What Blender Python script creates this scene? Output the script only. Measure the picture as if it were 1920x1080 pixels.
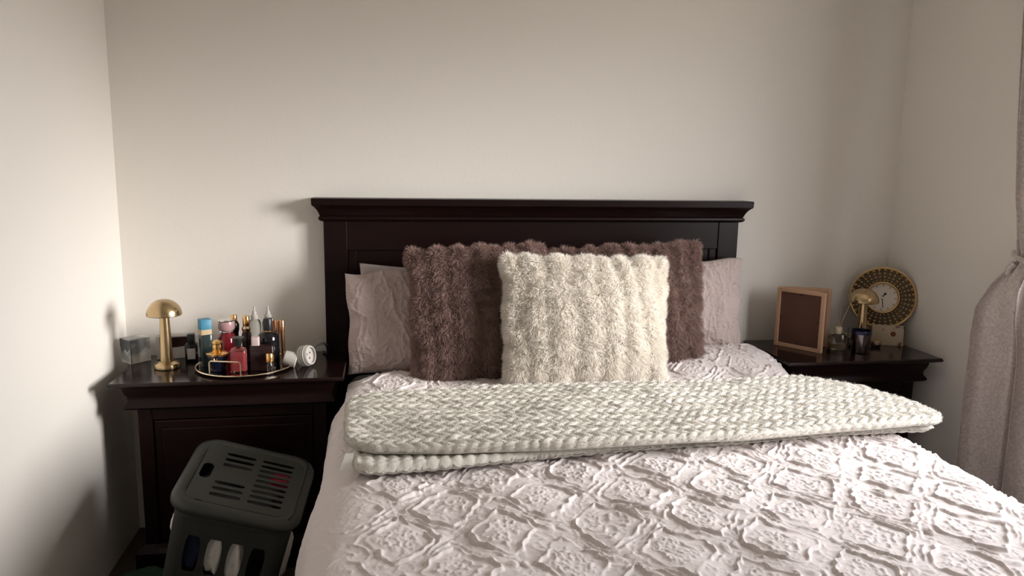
import bpy, bmesh, math, random
import numpy as np
from mathutils import Matrix, Vector

for o in list(bpy.data.objects): bpy.data.objects.remove(o)
scene = bpy.context.scene
COL = scene.collection
random.seed(7)
RNG = np.random.default_rng(11)
PI = math.pi

# ------------------------------------------------------------------ camera
CAM = Vector((0.0, -2.89, 1.40))
F_PX = 1409.0
def camera_axes():
    d = Vector((718-960, 303-540, F_PX)).normalized()           # room depth axis seen by the camera
    dn = Vector((823-960, 9060-540, F_PX)); dn = (dn - d*dn.dot(d)).normalized()
    r = dn.cross(d)
    if r.x < 0: r = -r
    R = Matrix((r, d, -dn))
    return R.col[0], R.col[1], R.col[2]
cr, cdn, cf = camera_axes()
cam_data = bpy.data.cameras.new('camera')
cam_data.sensor_width = 36.0
cam_data.lens = 36.0*F_PX/1920.0
cam_data.clip_start = 0.05
cam = bpy.data.objects.new('camera', cam_data); COL.objects.link(cam)
M = Matrix.Identity(4)
for i in range(3):
    M[i][0] = cr[i]; M[i][1] = -cdn[i]; M[i][2] = -cf[i]; M[i][3] = CAM[i]
cam.matrix_world = M
scene.camera = cam

# ------------------------------------------------------------------ world, daylight, exposure
world = bpy.data.worlds.new('sky'); scene.world = world; world.use_nodes = True
nt = world.node_tree; nt.nodes.clear()
out = nt.nodes.new('ShaderNodeOutputWorld'); bg = nt.nodes.new('ShaderNodeBackground')
tc = nt.nodes.new('ShaderNodeTexCoord'); sep = nt.nodes.new('ShaderNodeSeparateXYZ')
sky = nt.nodes.new('ShaderNodeTexSky'); sky.sky_type = 'NISHITA'; sky.sun_disc = False            # low hazy sun outside the window
sky.sun_elevation = math.radians(15); sky.sun_rotation = math.radians(116); sky.dust_density = 5.0; sky.air_density = 1.0
hsv = nt.nodes.new('ShaderNodeHueSaturation'); hsv.inputs['Saturation'].default_value = 0.12
gm = nt.nodes.new('ShaderNodeMapRange'); gm.inputs[1].default_value = -0.04; gm.inputs[2].default_value = 0.0
gx = nt.nodes.new('ShaderNodeMix'); gx.data_type = 'RGBA'; gx.inputs[6].default_value = (3.4, 3.2, 2.9, 1)   # ground outside
nt.links.new(tc.outputs['Generated'], sep.inputs[0]); nt.links.new(sep.outputs[2], gm.inputs[0]); nt.links.new(gm.outputs[0], gx.inputs[0])
nt.links.new(sky.outputs[0], hsv.inputs['Color'])
veil = nt.nodes.new('ShaderNodeMix'); veil.data_type = 'RGBA'; veil.inputs[0].default_value = 0.68; veil.inputs[7].default_value = (9.0, 9.2, 9.6, 1)   # even thin cloud over the clear sky
nt.links.new(hsv.outputs[0], veil.inputs[6]); nt.links.new(veil.outputs[2], gx.inputs[7])
nt.links.new(gx.outputs[2], bg.inputs[0]); nt.links.new(bg.outputs[0], out.inputs[0])
bg.inputs[1].default_value = 2.0

vs = scene.view_settings
vs.view_transform = 'Standard'; vs.look = 'None'; vs.gamma = 1.0; vs.use_curve_mapping = False
vs.exposure = 0.0

XL, XR, YB, YF, ZC = -0.935, 2.137, 0.0, -4.1, 2.55
WY0, WY1, WZ0, WZ1 = -2.05, -0.88, 0.90, 2.05                     # window opening in the right wall

pd = bpy.data.lights.new('window_portal', 'AREA'); pd.shape = 'RECTANGLE'
pd.size = WZ1-WZ0; pd.size_y = WY1-WY0; pd.cycles.is_portal = True
po = bpy.data.objects.new('window_portal', pd); COL.objects.link(po)
po.location = (XR+0.17, (WY0+WY1)/2, (WZ0+WZ1)/2); po.rotation_euler = (0, math.radians(90), 0)

# ------------------------------------------------------------------ materials
def new_mat(name):
    m = bpy.data.materials.new(name); m.use_nodes = True
    return m, m.node_tree, m.node_tree.nodes['Principled BSDF']
def mat(name, col, rough=0.5, metal=0.0, trans=0.0, ior=1.45, noise=None, bump=None, sheen=0.0, coat=0.0, col2=None, sub=0.0, spec=None):
    """noise=(scale, amount) colour variation; bump=(scale, strength, distance)"""
    m, nt, b = new_mat(name)
    b.inputs['Base Color'].default_value = (*col, 1); b.inputs['Roughness'].default_value = rough
    b.inputs['Metallic'].default_value = metal; b.inputs['Transmission Weight'].default_value = trans
    b.inputs['IOR'].default_value = ior
    if spec is not None: b.inputs['Specular IOR Level'].default_value = spec
    if sheen:
        b.inputs['Sheen Weight'].default_value = sheen; b.inputs['Sheen Roughness'].default_value = 0.4
    if coat:
        b.inputs['Coat Weight'].default_value = coat; b.inputs['Coat Roughness'].default_value = 0.08
    tc = nt.nodes.new('ShaderNodeTexCoord')
    if noise or col2:
        n = nt.nodes.new('ShaderNodeTexNoise'); n.inputs['Scale'].default_value = (noise or (6, .5))[0]; n.inputs['Detail'].default_value = 4
        nt.links.new(tc.outputs['Object'], n.inputs['Vector'])
        mx = nt.nodes.new('ShaderNodeMix'); mx.data_type = 'RGBA'
        k = (noise or (6, .5))[1]
        c2 = col2 if col2 else tuple(c*(1-k) for c in col)
        mx.inputs[6].default_value = (*col, 1); mx.inputs[7].default_value = (*c2, 1)
        nt.links.new(n.outputs['Fac'], mx.inputs[0]); nt.links.new(mx.outputs[2], b.inputs['Base Color'])
    if bump:
        n2 = nt.nodes.new('ShaderNodeTexNoise'); n2.inputs['Scale'].default_value = bump[0]; n2.inputs['Detail'].default_value = 5
        nt.links.new(tc.outputs['Object'], n2.inputs['Vector'])
        bp = nt.nodes.new('ShaderNodeBump'); bp.inputs['Strength'].default_value = bump[1]; bp.inputs['Distance'].default_value = bump[2]
        nt.links.new(n2.outputs['Fac'], bp.inputs['Height']); nt.links.new(bp.outputs[0], b.inputs['Normal'])
    return m

MAT = {}
MAT['wall'] = mat('painted_plaster', (0.78, 0.735, 0.68), 0.75, bump=(60, 0.12, 0.004), noise=(1.4, 0.035))
MAT['ceiling'] = mat('ceiling_paint', (0.84, 0.81, 0.76), 0.9)
MAT['floor'] = mat('dark_floor_tile', (0.085, 0.062, 0.05), 0.4, noise=(4, 0.4))
MAT['frame_white'] = mat('window_frame_paint', (0.7, 0.7, 0.68), 0.4)
# dark stained wood with faint grain
m, nt_, b_ = new_mat('espresso_wood'); MAT['wood'] = m
tc_ = nt_.nodes.new('ShaderNodeTexCoord'); mpn = nt_.nodes.new('ShaderNodeMapping'); mpn.inputs['Scale'].default_value = (2, 14, 30)
wn = nt_.nodes.new('ShaderNodeTexNoise'); wn.inputs['Scale'].default_value = 3; wn.inputs['Detail'].default_value = 6
rp = nt_.nodes.new('ShaderNodeValToRGB'); rp.color_ramp.elements[0].color = (0.0065, 0.0022, 0.0022, 1); rp.color_ramp.elements[1].color = (0.013, 0.005, 0.0046, 1)
nt_.links.new(tc_.outputs['Object'], mpn.inputs[0]); nt_.links.new(mpn.outputs[0], wn.inputs['Vector']); nt_.links.new(wn.outputs['Fac'], rp.inputs[0]); nt_.links.new(rp.outputs[0], b_.inputs['Base Color'])
b_.inputs['Roughness'].default_value = 0.34; b_.inputs['Specular IOR Level'].default_value = 0.16
MAT['wood_top'] = m.copy(); MAT['wood_top'].name = 'polished_espresso_wood'
MAT['wood_top'].node_tree.nodes['Principled BSDF'].inputs['Roughness'].default_value = 0.16
MAT['wood_top'].node_tree.nodes['Principled BSDF'].inputs['Specular IOR Level'].default_value = 0.38
MAT['duvet'] = mat('crinkled_duvet_cloth', (0.70, 0.63, 0.615), 0.8, bump=(220, 0.3, 0.002), sheen=0.15)
MAT['sham'] = mat('mauve_sham_cloth', (0.46, 0.37, 0.345), 0.8, bump=(140, 0.4, 0.003), sheen=0.15)
MAT['plain_pillow'] = mat('grey_pillow_cloth', (0.44, 0.385, 0.37), 0.85, bump=(60, 0.3, 0.004))
MAT['sheet'] = mat('white_sheet', (0.74, 0.71, 0.68), 0.85, bump=(90, 0.2, 0.002))
MAT['throw'] = mat('sage_fleece', (0.635, 0.60, 0.54), 0.95, bump=(420, 0.6, 0.002), sheen=0.2, noise=(9, 0.12))
MAT['throw_under'] = mat('smooth_fleece_lining', (0.50, 0.485, 0.455), 0.9, bump=(300, 0.3, 0.001), sheen=0.3)
def fur_mat(name, c1, c2, tl):
    m = bpy.data.materials.new(name); m.use_nodes = True; nt = m.node_tree; nt.nodes.clear()
    o = nt.nodes.new('ShaderNodeOutputMaterial'); mx = nt.nodes.new('ShaderNodeMixShader'); mx.inputs[0].default_value = tl
    d = nt.nodes.new('ShaderNodeBsdfDiffuse'); t = nt.nodes.new('ShaderNodeBsdfTranslucent'); tc = nt.nodes.new('ShaderNodeTexCoord')
    n = nt.nodes.new('ShaderNodeTexNoise'); n.inputs['Scale'].default_value = 22; cm = nt.nodes.new('ShaderNodeMix'); cm.data_type = 'RGBA'
    cm.inputs[6].default_value = (*c1, 1); cm.inputs[7].default_value = (*c2, 1)
    nt.links.new(tc.outputs['Object'], n.inputs['Vector']); nt.links.new(n.outputs['Fac'], cm.inputs[0])
    nt.links.new(cm.outputs[2], d.inputs[0]); nt.links.new(cm.outputs[2], t.inputs[0])
    nt.links.new(d.outputs[0], mx.inputs[1]); nt.links.new(t.outputs[0], mx.inputs[2]); nt.links.new(mx.outputs[0], o.inputs[0])
    return m
MAT['brown_fur'] = fur_mat('brown_fur', (0.47, 0.335, 0.30), (0.36, 0.25, 0.22), 0.4)
MAT['white_fur'] = fur_mat('cream_fur', (0.97, 0.945, 0.90), (0.93, 0.88, 0.81), 0.45)
MAT['brass'] = mat('brushed_brass', (0.50, 0.37, 0.21), 0.24, metal=1.0)
MAT['gold'] = mat('gold_metal', (0.85, 0.52, 0.20), 0.2, metal=1.0)
MAT['antique_gold'] = mat('antique_gold_paint', (0.58, 0.38, 0.16), 0.36, metal=0.7, noise=(60, 0.25))
MAT['pale_gold'] = mat('pale_gold_wire', (0.86, 0.72, 0.52), 0.2, metal=1.0)
MAT['copper'] = mat('copper_tube', (0.72, 0.38, 0.2), 0.25, metal=1.0)
MAT['mirror'] = mat('tray_mirror', (0.30, 0.27, 0.25), 0.06, metal=1.0)
MAT['chrome'] = mat('chrome', (0.8, 0.78, 0.78), 0.12, metal=1.0)
MAT['black_gloss'] = mat('black_gloss', (0.006, 0.006, 0.007), 0.12)
MAT['black_matt'] = mat('black_plastic', (0.012, 0.012, 0.013), 0.4)
MAT['dark_glass'] = mat('dark_plum_glass', (0.022, 0.009, 0.010), 0.08)
MAT['navy_glass'] = mat('navy_glass', (0.006, 0.008, 0.022), 0.06)
MAT['clear_glass'] = mat('clear_glass', (0.95, 0.97, 0.96), 0.04, trans=1.0)
MAT['teal_glass'] = mat('teal_glass', (0.040, 0.062, 0.064), 0.08, trans=0.3)
MAT['rose_glass'] = mat('rose_glass', (0.93, 0.66, 0.66), 0.03, trans=1.0)
MAT['rose_liquid'] = mat('rose_liquid', (0.58, 0.13, 0.14), 0.05, trans=0.35)
MAT['red_glass'] = mat('red_glass', (0.20, 0.012, 0.02), 0.07, trans=0.3)
MAT['pink_plastic'] = mat('pink_lacquer', (0.40, 0.235, 0.24), 0.3)
MAT['pale_pink'] = mat('pale_pink_cap', (0.55, 0.43, 0.42), 0.4)
MAT['blue_cap'] = mat('sky_blue_cap', (0.035, 0.20, 0.31), 0.45)
MAT['beige_cap'] = mat('beige_collar', (0.50, 0.38, 0.24), 0.5)
MAT['label'] = mat('paper_label', (0.55, 0.53, 0.5), 0.7)
MAT['white_plastic'] = mat('white_plastic', (0.44, 0.41, 0.375), 0.45)
MAT['grey_cord'] = mat('dark_cord', (0.03, 0.028, 0.028), 0.5)
MAT['kraft'] = mat('grey_cardboard', (0.42, 0.39, 0.35), 0.8, noise=(30, 0.2))
MAT['pine'] = mat('raw_pine', (0.50, 0.30, 0.19), 0.65, noise=(25, 0.15))
MAT['hardboard'] = mat('brown_hardboard', (0.10, 0.042, 0.026), 0.7, noise=(40, 0.15))
MAT['rim_brown'] = mat('olive_brown_rim', (0.085, 0.058, 0.034), 0.6)
MAT['dial'] = mat('clock_dial', (0.62, 0.55, 0.48), 0.5)
MAT['cream'] = mat('cream_wax', (0.65, 0.55, 0.38), 0.5)
MAT['silver'] = mat('mercury_silver', (0.30, 0.25, 0.25), 0.2, metal=1.0, noise=(60, 0.7))
MAT['blue_rim'] = mat('dark_blue_metal', (0.045, 0.042, 0.085), 0.3, metal=0.8)
MAT['oil'] = mat('diffuser_oil', (0.55, 0.42, 0.25), 0.1, trans=0.6)
MAT['reed'] = mat('reed', (0.45, 0.33, 0.22), 0.8)
MAT['basket'] = mat('dark_grey_plastic', (0.050, 0.052, 0.047), 0.42, noise=(12, 0.2), spec=0.4)
MAT['cloth_white'] = mat('white_cotton', (0.82, 0.79, 0.72), 0.9, bump=(40, 0.5, 0.006))
MAT['cloth_navy'] = mat('navy_cotton', (0.015, 0.02, 0.06), 0.9, bump=(40, 0.5, 0.006))
MAT['cloth_red'] = mat('red_cotton', (0.42, 0.02, 0.05), 0.9, bump=(40, 0.5, 0.006))
MAT['cloth_grey'] = mat('grey_cotton', (0.10, 0.10, 0.10), 0.9, bump=(40, 0.5, 0.006))
MAT['cloth_green'] = mat('dark_green_cotton', (0.02, 0.05, 0.03), 0.9, bump=(40, 0.5, 0.006))
MAT['cloth_orange'] = mat('orange_print', (0.6, 0.2, 0.04), 0.8)
# curtain: satin with a fine slub weave
m, nt_, b_ = new_mat('satin_curtain'); MAT['curtain'] = m
b_.inputs['Base Color'].default_value = (0.36, 0.305, 0.28, 1); b_.inputs['Roughness'].default_value = 0.42
b_.inputs['Specular IOR Level'].default_value = 0.6; b_.inputs['Sheen Weight'].default_value = 0.35; b_.inputs['Sheen Roughness'].default_value = 0.3
tc_ = nt_.nodes.new('ShaderNodeTexCoord'); n_ = nt_.nodes.new('ShaderNodeTexNoise'); n_.inputs['Scale'].default_value = 110; n_.inputs['Detail'].default_value = 6
bp_ = nt_.nodes.new('ShaderNodeBump'); bp_.inputs['Strength'].default_value = 0.5; bp_.inputs['Distance'].default_value = 0.004
rp_ = nt_.nodes.new('ShaderNodeValToRGB'); rp_.color_ramp.elements[0].position = .3; rp_.color_ramp.elements[0].color = (0.42, 0.36, 0.33, 1); rp_.color_ramp.elements[1].position = .7; rp_.color_ramp.elements[1].color = (0.62, 0.55, 0.51, 1)
nt_.links.new(tc_.outputs['Object'], n_.inputs['Vector']); nt_.links.new(n_.outputs['Fac'], bp_.inputs['Height']); nt_.links.new(bp_.outputs[0], b_.inputs['Normal'])
nt_.links.new(n_.outputs['Fac'], rp_.inputs[0]); nt_.links.new(rp_.outputs[0], b_.inputs['Base Color'])
# window pane: mostly clear, slightly glossy
m = bpy.data.materials.new('window_pane'); m.use_nodes = True; MAT['pane'] = m
nt_ = m.node_tree; nt_.nodes.clear(); o_ = nt_.nodes.new('ShaderNodeOutputMaterial'); mx_ = nt_.nodes.new('ShaderNodeMixShader'); mx_.inputs[0].default_value = 0.06
tr_ = nt_.nodes.new('ShaderNodeBsdfTransparent'); gl_ = nt_.nodes.new('ShaderNodeBsdfGlossy'); gl_.inputs['Roughness'].default_value = 0.02
nt_.links.new(tr_.outputs[0], mx_.inputs[1]); nt_.links.new(gl_.outputs[0], mx_.inputs[2]); nt_.links.new(mx_.outputs[0], o_.inputs[0])
# marbled small carton
m, nt_, b_ = new_mat('marbled_carton'); MAT['marble'] = m
tc_ = nt_.nodes.new('ShaderNodeTexCoord'); v_ = nt_.nodes.new('ShaderNodeTexVoronoi'); v_.inputs['Scale'].default_value = 26
n_ = nt_.nodes.new('ShaderNodeTexNoise'); n_.inputs['Scale'].default_value = 14; n_.inputs['Detail'].default_value = 3
rp_ = nt_.nodes.new('ShaderNodeValToRGB'); rp_.color_ramp.interpolation = 'LINEAR'
rp_.color_ramp.elements[0].position = 0.40; rp_.color_ramp.elements[0].color = (0.22, 0.23, 0.235, 1)
rp_.color_ramp.elements[1].position = 0.56; rp_.color_ramp.elements[1].color = (0.62, 0.60, 0.55, 1)
nt_.links.new(tc_.outputs['Object'], n_.inputs['Vector']); nt_.links.new(n_.outputs['Fac'], rp_.inputs[0]); nt_.links.new(rp_.outputs[0], b_.inputs['Base Color']); b_.inputs['Roughness'].default_value = 0.5
# cream card with rust flower print
m, nt_, b_ = new_mat('flower_card'); MAT['flower_card'] = m
tc_ = nt_.nodes.new('ShaderNodeTexCoord'); v_ = nt_.nodes.new('ShaderNodeTexNoise'); v_.inputs['Scale'].default_value = 34; v_.inputs['Detail'].default_value = 2
rp_ = nt_.nodes.new('ShaderNodeValToRGB'); rp_.color_ramp.elements[0].position = 0.60; rp_.color_ramp.elements[0].color = (0.46, 0.37, 0.27, 1)
rp_.color_ramp.elements[1].position = 0.70; rp_.color_ramp.elements[1].color = (0.20, 0.07, 0.05, 1)
nt_.links.new(tc_.outputs['Object'], v_.inputs['Vector']); nt_.links.new(v_.outputs['Fac'], rp_.inputs[0]); nt_.links.new(rp_.outputs[0], b_.inputs['Base Color'])

# ------------------------------------------------------------------ geometry helpers
def link(name, me, mt, parent=None, smooth=True):
    o = bpy.data.objects.new(name, me); COL.objects.link(o)
    if mt is not None: me.materials.append(MAT[mt] if isinstance(mt, str) else mt)
    if smooth: me.polygons.foreach_set('use_smooth', [True]*len(me.polygons))
    if parent is not None: o.parent = parent
    return o
def tag(o, label=None, cat=None, group=None, kind=None):
    if label: o['label'] = label
    if cat: o['category'] = cat
    if group: o['group'] = group
    if kind: o['kind'] = kind
    return o
def empty(name, loc, rz=0.0, rot=None):
    o = bpy.data.objects.new(name, None); COL.objects.link(o)
    o.empty_display_size = 0.05; o.location = loc; o.rotation_euler = rot if rot else (0, 0, rz)
    return o
def np_mesh(name, V, F):
    """V (n,3) array; F (m,k) int array"""
    V = np.ascontiguousarray(V, dtype=np.float32); F = np.ascontiguousarray(F, dtype=np.int32)
    me = bpy.data.meshes.new(name); n, k = F.shape
    me.vertices.add(len(V)); me.vertices.foreach_set('co', V.ravel())
    me.loops.add(n*k); me.loops.foreach_set('vertex_index', F.ravel())
    me.polygons.add(n); me.polygons.foreach_set('loop_start', np.arange(0, n*k, k, dtype=np.int32))
    me.update(calc_edges=True); me.validate()
    return me
def grid_faces(nu, nv, off=0, flip=False, wrap_u=False):
    iu = np.arange(nu if wrap_u else nu-1); iv = np.arange(nv-1)
    a, b = np.meshgrid(iu, iv, indexing='ij'); a = a.ravel(); b = b.ravel(); a1 = (a+1) % nu
    q = np.stack([a*nv+b, a1*nv+b, a1*nv+b+1, a*nv+b+1], 1)
    if flip: q = q[:, ::-1]
    return q + off

class MB:
    """collects simple shapes into one mesh"""
    def __init__(s): s.v = []; s.f = []
    def add(s, vs, fs, mtx=None):
        o = len(s.v)
        for p in vs:
            p = Vector(p); s.v.append(tuple(mtx @ p) if mtx is not None else tuple(p))
        for f in fs: s.f.append([i+o for i in f])
        return s
    def box(s, x0, x1, y0, y1, z0, z1, mtx=None):
        vs = [(x0,y0,z0),(x1,y0,z0),(x1,y1,z0),(x0,y1,z0),(x0,y0,z1),(x1,y0,z1),(x1,y1,z1),(x0,y1,z1)]
        return s.add(vs, [(3,2,1,0),(4,5,6,7),(0,1,5,4),(1,2,6,5),(2,3,7,6),(3,0,4,7)], mtx)
    def lathe(s, prof, seg=32, mtx=None, cap=True):
        vs = []; fs = []; n = len(prof)
        for k in range(seg):
            a = 2*PI*k/seg; c, sn = math.cos(a), math.sin(a)
            for r, z in prof: vs.append((r*c, r*sn, z))
        for k in range(seg):
            k1 = (k+1) % seg
            for i in range(n-1): fs.append((k*n+i, k1*n+i, k1*n+i+1, k*n+i+1))
        if cap:
            if prof[0][0] > 1e-6: fs.append([k*n for k in range(seg)][::-1])
            if prof[-1][0] > 1e-6: fs.append([k*n+n-1 for k in range(seg)])
        return s.add(vs, fs, mtx)
    def tube(s, pts, r, seg=8, closed=False, mtx=None):
        pts = [Vector(p) for p in pts]; n = len(pts); vs = []; fs = []
        up = None
        for i, p in enumerate(pts):
            a = pts[(i-1) % n] if (closed or i > 0) else p
            b = pts[(i+1) % n] if (closed or i < n-1) else p
            t = (b-a).normalized()
            if up is None: up = t.orthogonal().normalized()
            up = (up - t*up.dot(t)).normalized(); side = t.cross(up)
            for k in range(seg):
                an = 2*PI*k/seg
                vs.append(p + (up*math.cos(an) + side*math.sin(an))*r)
        m = n if closed else n-1
        for i in range(m):
            j = (i+1) % n
            for k in range(seg):
                k1 = (k+1) % seg
                fs.append((i*seg+k, i*seg+k1, j*seg+k1, j*seg+k))
        if not closed:
            fs.append(list(range(seg))[::-1]); fs.append([(n-1)*seg+k for k in range(seg)])
        return s.add(vs, fs, mtx)
    def rings(s, rings, cap=True, mtx=None):
        n = len(rings[0]); vs = [p for r in rings for p in r]; fs = []
        for i in range(len(rings)-1):
            for k in range(n):
                k1 = (k+1) % n
                fs.append((i*n+k, i*n+k1, (i+1)*n+k1, (i+1)*n+k))
        if cap:
            fs.append(list(range(n))[::-1]); fs.append([(len(rings)-1)*n+k for k in range(n)])
        return s.add(vs, fs, mtx)
    def build(s, name, mt, parent=None, smooth=False, bevel=0.0, seg=2):
        me = bpy.data.meshes.new(name); me.from_pydata(s.v, [], s.f); me.update()
        bm = bmesh.new(); bm.from_mesh(me); bmesh.ops.recalc_face_normals(bm, faces=bm.faces); bm.to_mesh(me); bm.free()
        o = link(name, me, mt, parent, smooth)
        if smooth: me.set_sharp_from_angle(angle=math.radians(38))
        if bevel:
            md = o.modifiers.new('bevel', 'BEVEL'); md.width = bevel; md.segments = seg; md.limit_method = 'ANGLE'; md.angle_limit = math.radians(35)
        return o
def rrect(w, d, r, z, n=5, cx=0.0, cy=0.0):
    pts = []
    for (sx, sy, a0) in ((1, 1, 0), (-1, 1, 90), (-1, -1, 180), (1, -1, 270)):
        for k in range(n+1):
            a = math.radians(a0 + 90*k/n)
            pts.append((cx+sx*(w/2-r)+r*math.cos(a), cy+sy*(d/2-r)+r*math.sin(a), z))
    return pts

# value noise in numpy -------------------------------------------------
_T = RNG.random((8, 256, 256)).astype(np.float32)
def vnoise(x, y, k=0):
    xi = np.floor(x).astype(int); yi = np.floor(y).astype(int); fx = x-xi; fy = y-yi
    fx = fx*fx*fx*(fx*(fx*6-15)+10); fy = fy*fy*fy*(fy*(fy*6-15)+10); T = _T[k % 8]
    a = T[xi & 255, yi & 255]; b = T[(xi+1) & 255, yi & 255]; c = T[xi & 255, (yi+1) & 255]; d = T[(xi+1) & 255, (yi+1) & 255]
    return ((a*(1-fx)+b*fx)*(1-fy) + (c*(1-fx)+d*fx)*fy)*2-1
def fbm(x, y, k=0, o=3):
    r = 0; a = 1; t = 0
    for i in range(o):
        r = r + a*vnoise(x*2**i+17.3*i, y*2**i+9.1*i, k+i); t += a; a *= 0.5
    return r/t
def ridged(x, y, k=0, p=3.0):
    return (1-np.abs(fbm(x, y, k, 2)))**p
def sstep(a, b, x):
    t = np.clip((x-a)/(b-a), 0, 1); return t*t*(3-2*t)

def grid_normals(P):
    du = np.gradient(P, axis=0); dv = np.gradient(P, axis=1)
    n = np.cross(du, dv); n /= np.linalg.norm(n, axis=2, keepdims=True)+1e-9
    return n

# ------------------------------------------------------------------ room shell
def struct(o): o['kind'] = 'structure'; return o
T = 0.16
struct(MB().box(XL-T, XR+T, YF-T, YB+T, -0.12, 0).build('floor', 'floor'))
struct(MB().box(XL-T, XR+T, YF-T, YB+T, ZC, ZC+0.12).build('ceiling', 'ceiling'))
struct(MB().box(XL-T, XR+T, YB, YB+T, 0, ZC).build('wall_back', 'wall'))
struct(MB().box(XL-T, XL, YF, YB, 0, ZC).build('wall_left', 'wall'))
struct(MB().box(XL-T, XR+T, YF-T, YF, 0, ZC).build('wall_front', 'wall'))
wr = MB(); wr.box(XR, XR+T, YF, WY0, 0, ZC); wr.box(XR, XR+T, WY1, YB, 0, ZC); wr.box(XR, XR+T, WY0, WY1, 0, WZ0); wr.box(XR, XR+T, WY0, WY1, WZ1, ZC)
struct(wr.build('wall_right', 'wall'))
win = struct(empty('window_1', (XR+0.08, (WY0+WY1)/2, WZ0)))
def frame_bar(y0, y1, z0, z1):
    yc = (WY0+WY1)/2
    return MB().box(-0.025, 0.025, y0-yc, y1-yc, z0-WZ0, z1-WZ0).build('window_frame', 'frame_white', win, bevel=0.004)
frame_bar(WY0, WY0+.05, WZ0, WZ1); frame_bar(WY1-.05, WY1, WZ0, WZ1); frame_bar(WY0+.05, WY1-.05, WZ0, WZ0+.05); frame_bar(WY0+.05, WY1-.05, WZ1-.05, WZ1)
ym = (WY0+WY1)/2; frame_bar(ym-.02, ym+.02, WZ0+.05, WZ1-.05)
for a, b in ((WY0+.05, ym-.02), (ym+.02, WY1-.05)):
    MB().box(-0.002, 0.002, a-ym, b-ym, .05, WZ1-WZ0-.05).build('pane', 'pane', win)

# ------------------------------------------------------------------ bed frame
HX0, HX1 = -0.219, 1.415
bed = tag(empty('bed', ((HX0+HX1)/2, -0.03, 0)), 'dark espresso wooden bed with tall panelled headboard and moulded cornice', 'bed')
bx = (HX0+HX1)/2; hw = (HX1-HX0)/2
hb = MB().box(-hw+.08, hw-.08, -.004, .018, .3, 1.075).build('headboard_panel', 'wood', bed)
for s in (-1, 1):
    MB().box(min(s*hw, s*(hw-.085)), max(s*hw, s*(hw-.085)), -.017, .025, 0, 1.185).build('headboard_post', 'wood', bed, bevel=.003)
    MB().box(min(s*(hw-.087), s*(hw-.118)), max(s*(hw-.087), s*(hw-.118)), -.010, .0, .3, 1.075).build('bead_moulding', 'wood', bed, bevel=.003)
MB().box(-hw+.085, hw-.085, -.016, .022, 1.072, 1.185).build('top_rail', 'wood', bed, bevel=.003)
MB().box(-hw+.085, hw-.085, -.016, .022, .25, .36).build('bottom_rail', 'wood', bed, bevel=.003)
prof = [(1.180,.003),(1.184,.012),(1.190,.0165),(1.197,.015),(1.200,.010),(1.206,.013),(1.213,.0155),(1.224,.021),(1.234,.029),(1.240,.036),(1.242,.0375),(1.264,.0385),(1.266,.036)]
c = MB(); c.rings([[(-hw-o_, -.017-o_*1.15, z), (hw+o_, -.017-o_*1.15, z), (hw+o_, .026, z), (-hw-o_, .026, z)] for z, o_ in prof])
c.build('cornice', 'wood', bed)
for s in (-1, 1):
    MB().box(s*.755-.012, s*.755+.012, -2.0, -.01, .20, .34).build('side_rail', 'wood', bed, bevel=.004)
MB().box(-.77, .77, -2.03, -2.0, .12, .36).build('foot_rail', 'wood', bed, bevel=.004)
for s in (-1, 1):
    MB().box(s*.74-.03, s*.74+.03, -2.03, -1.97, 0, .36).build('foot_leg', 'wood', bed, bevel=.004)
for k in range(8):
    MB().box(-.745, .745, -.2-k*.235-.05, -.2-k*.235+.05, .30, .32).build('slat', 'pine', bed)

MX0, MX1 = -0.13, 1.385
mt = MB(); mw = MX1-MX0
mt.rings([rrect(mw-.03, 1.93, .05, z0, 4) if z0 in (.322, .600) else rrect(mw, 1.96, .06, z0, 4) for z0 in (.322, .335, .585, .600)])
mo = mt.build('mattress', 'sheet', None, smooth=True); mo.location = ((MX0+MX1)/2, -1.04, 0)
tag(mo, 'mattress in a white fitted sheet, corner showing beside the left pillow', 'mattress')

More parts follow.
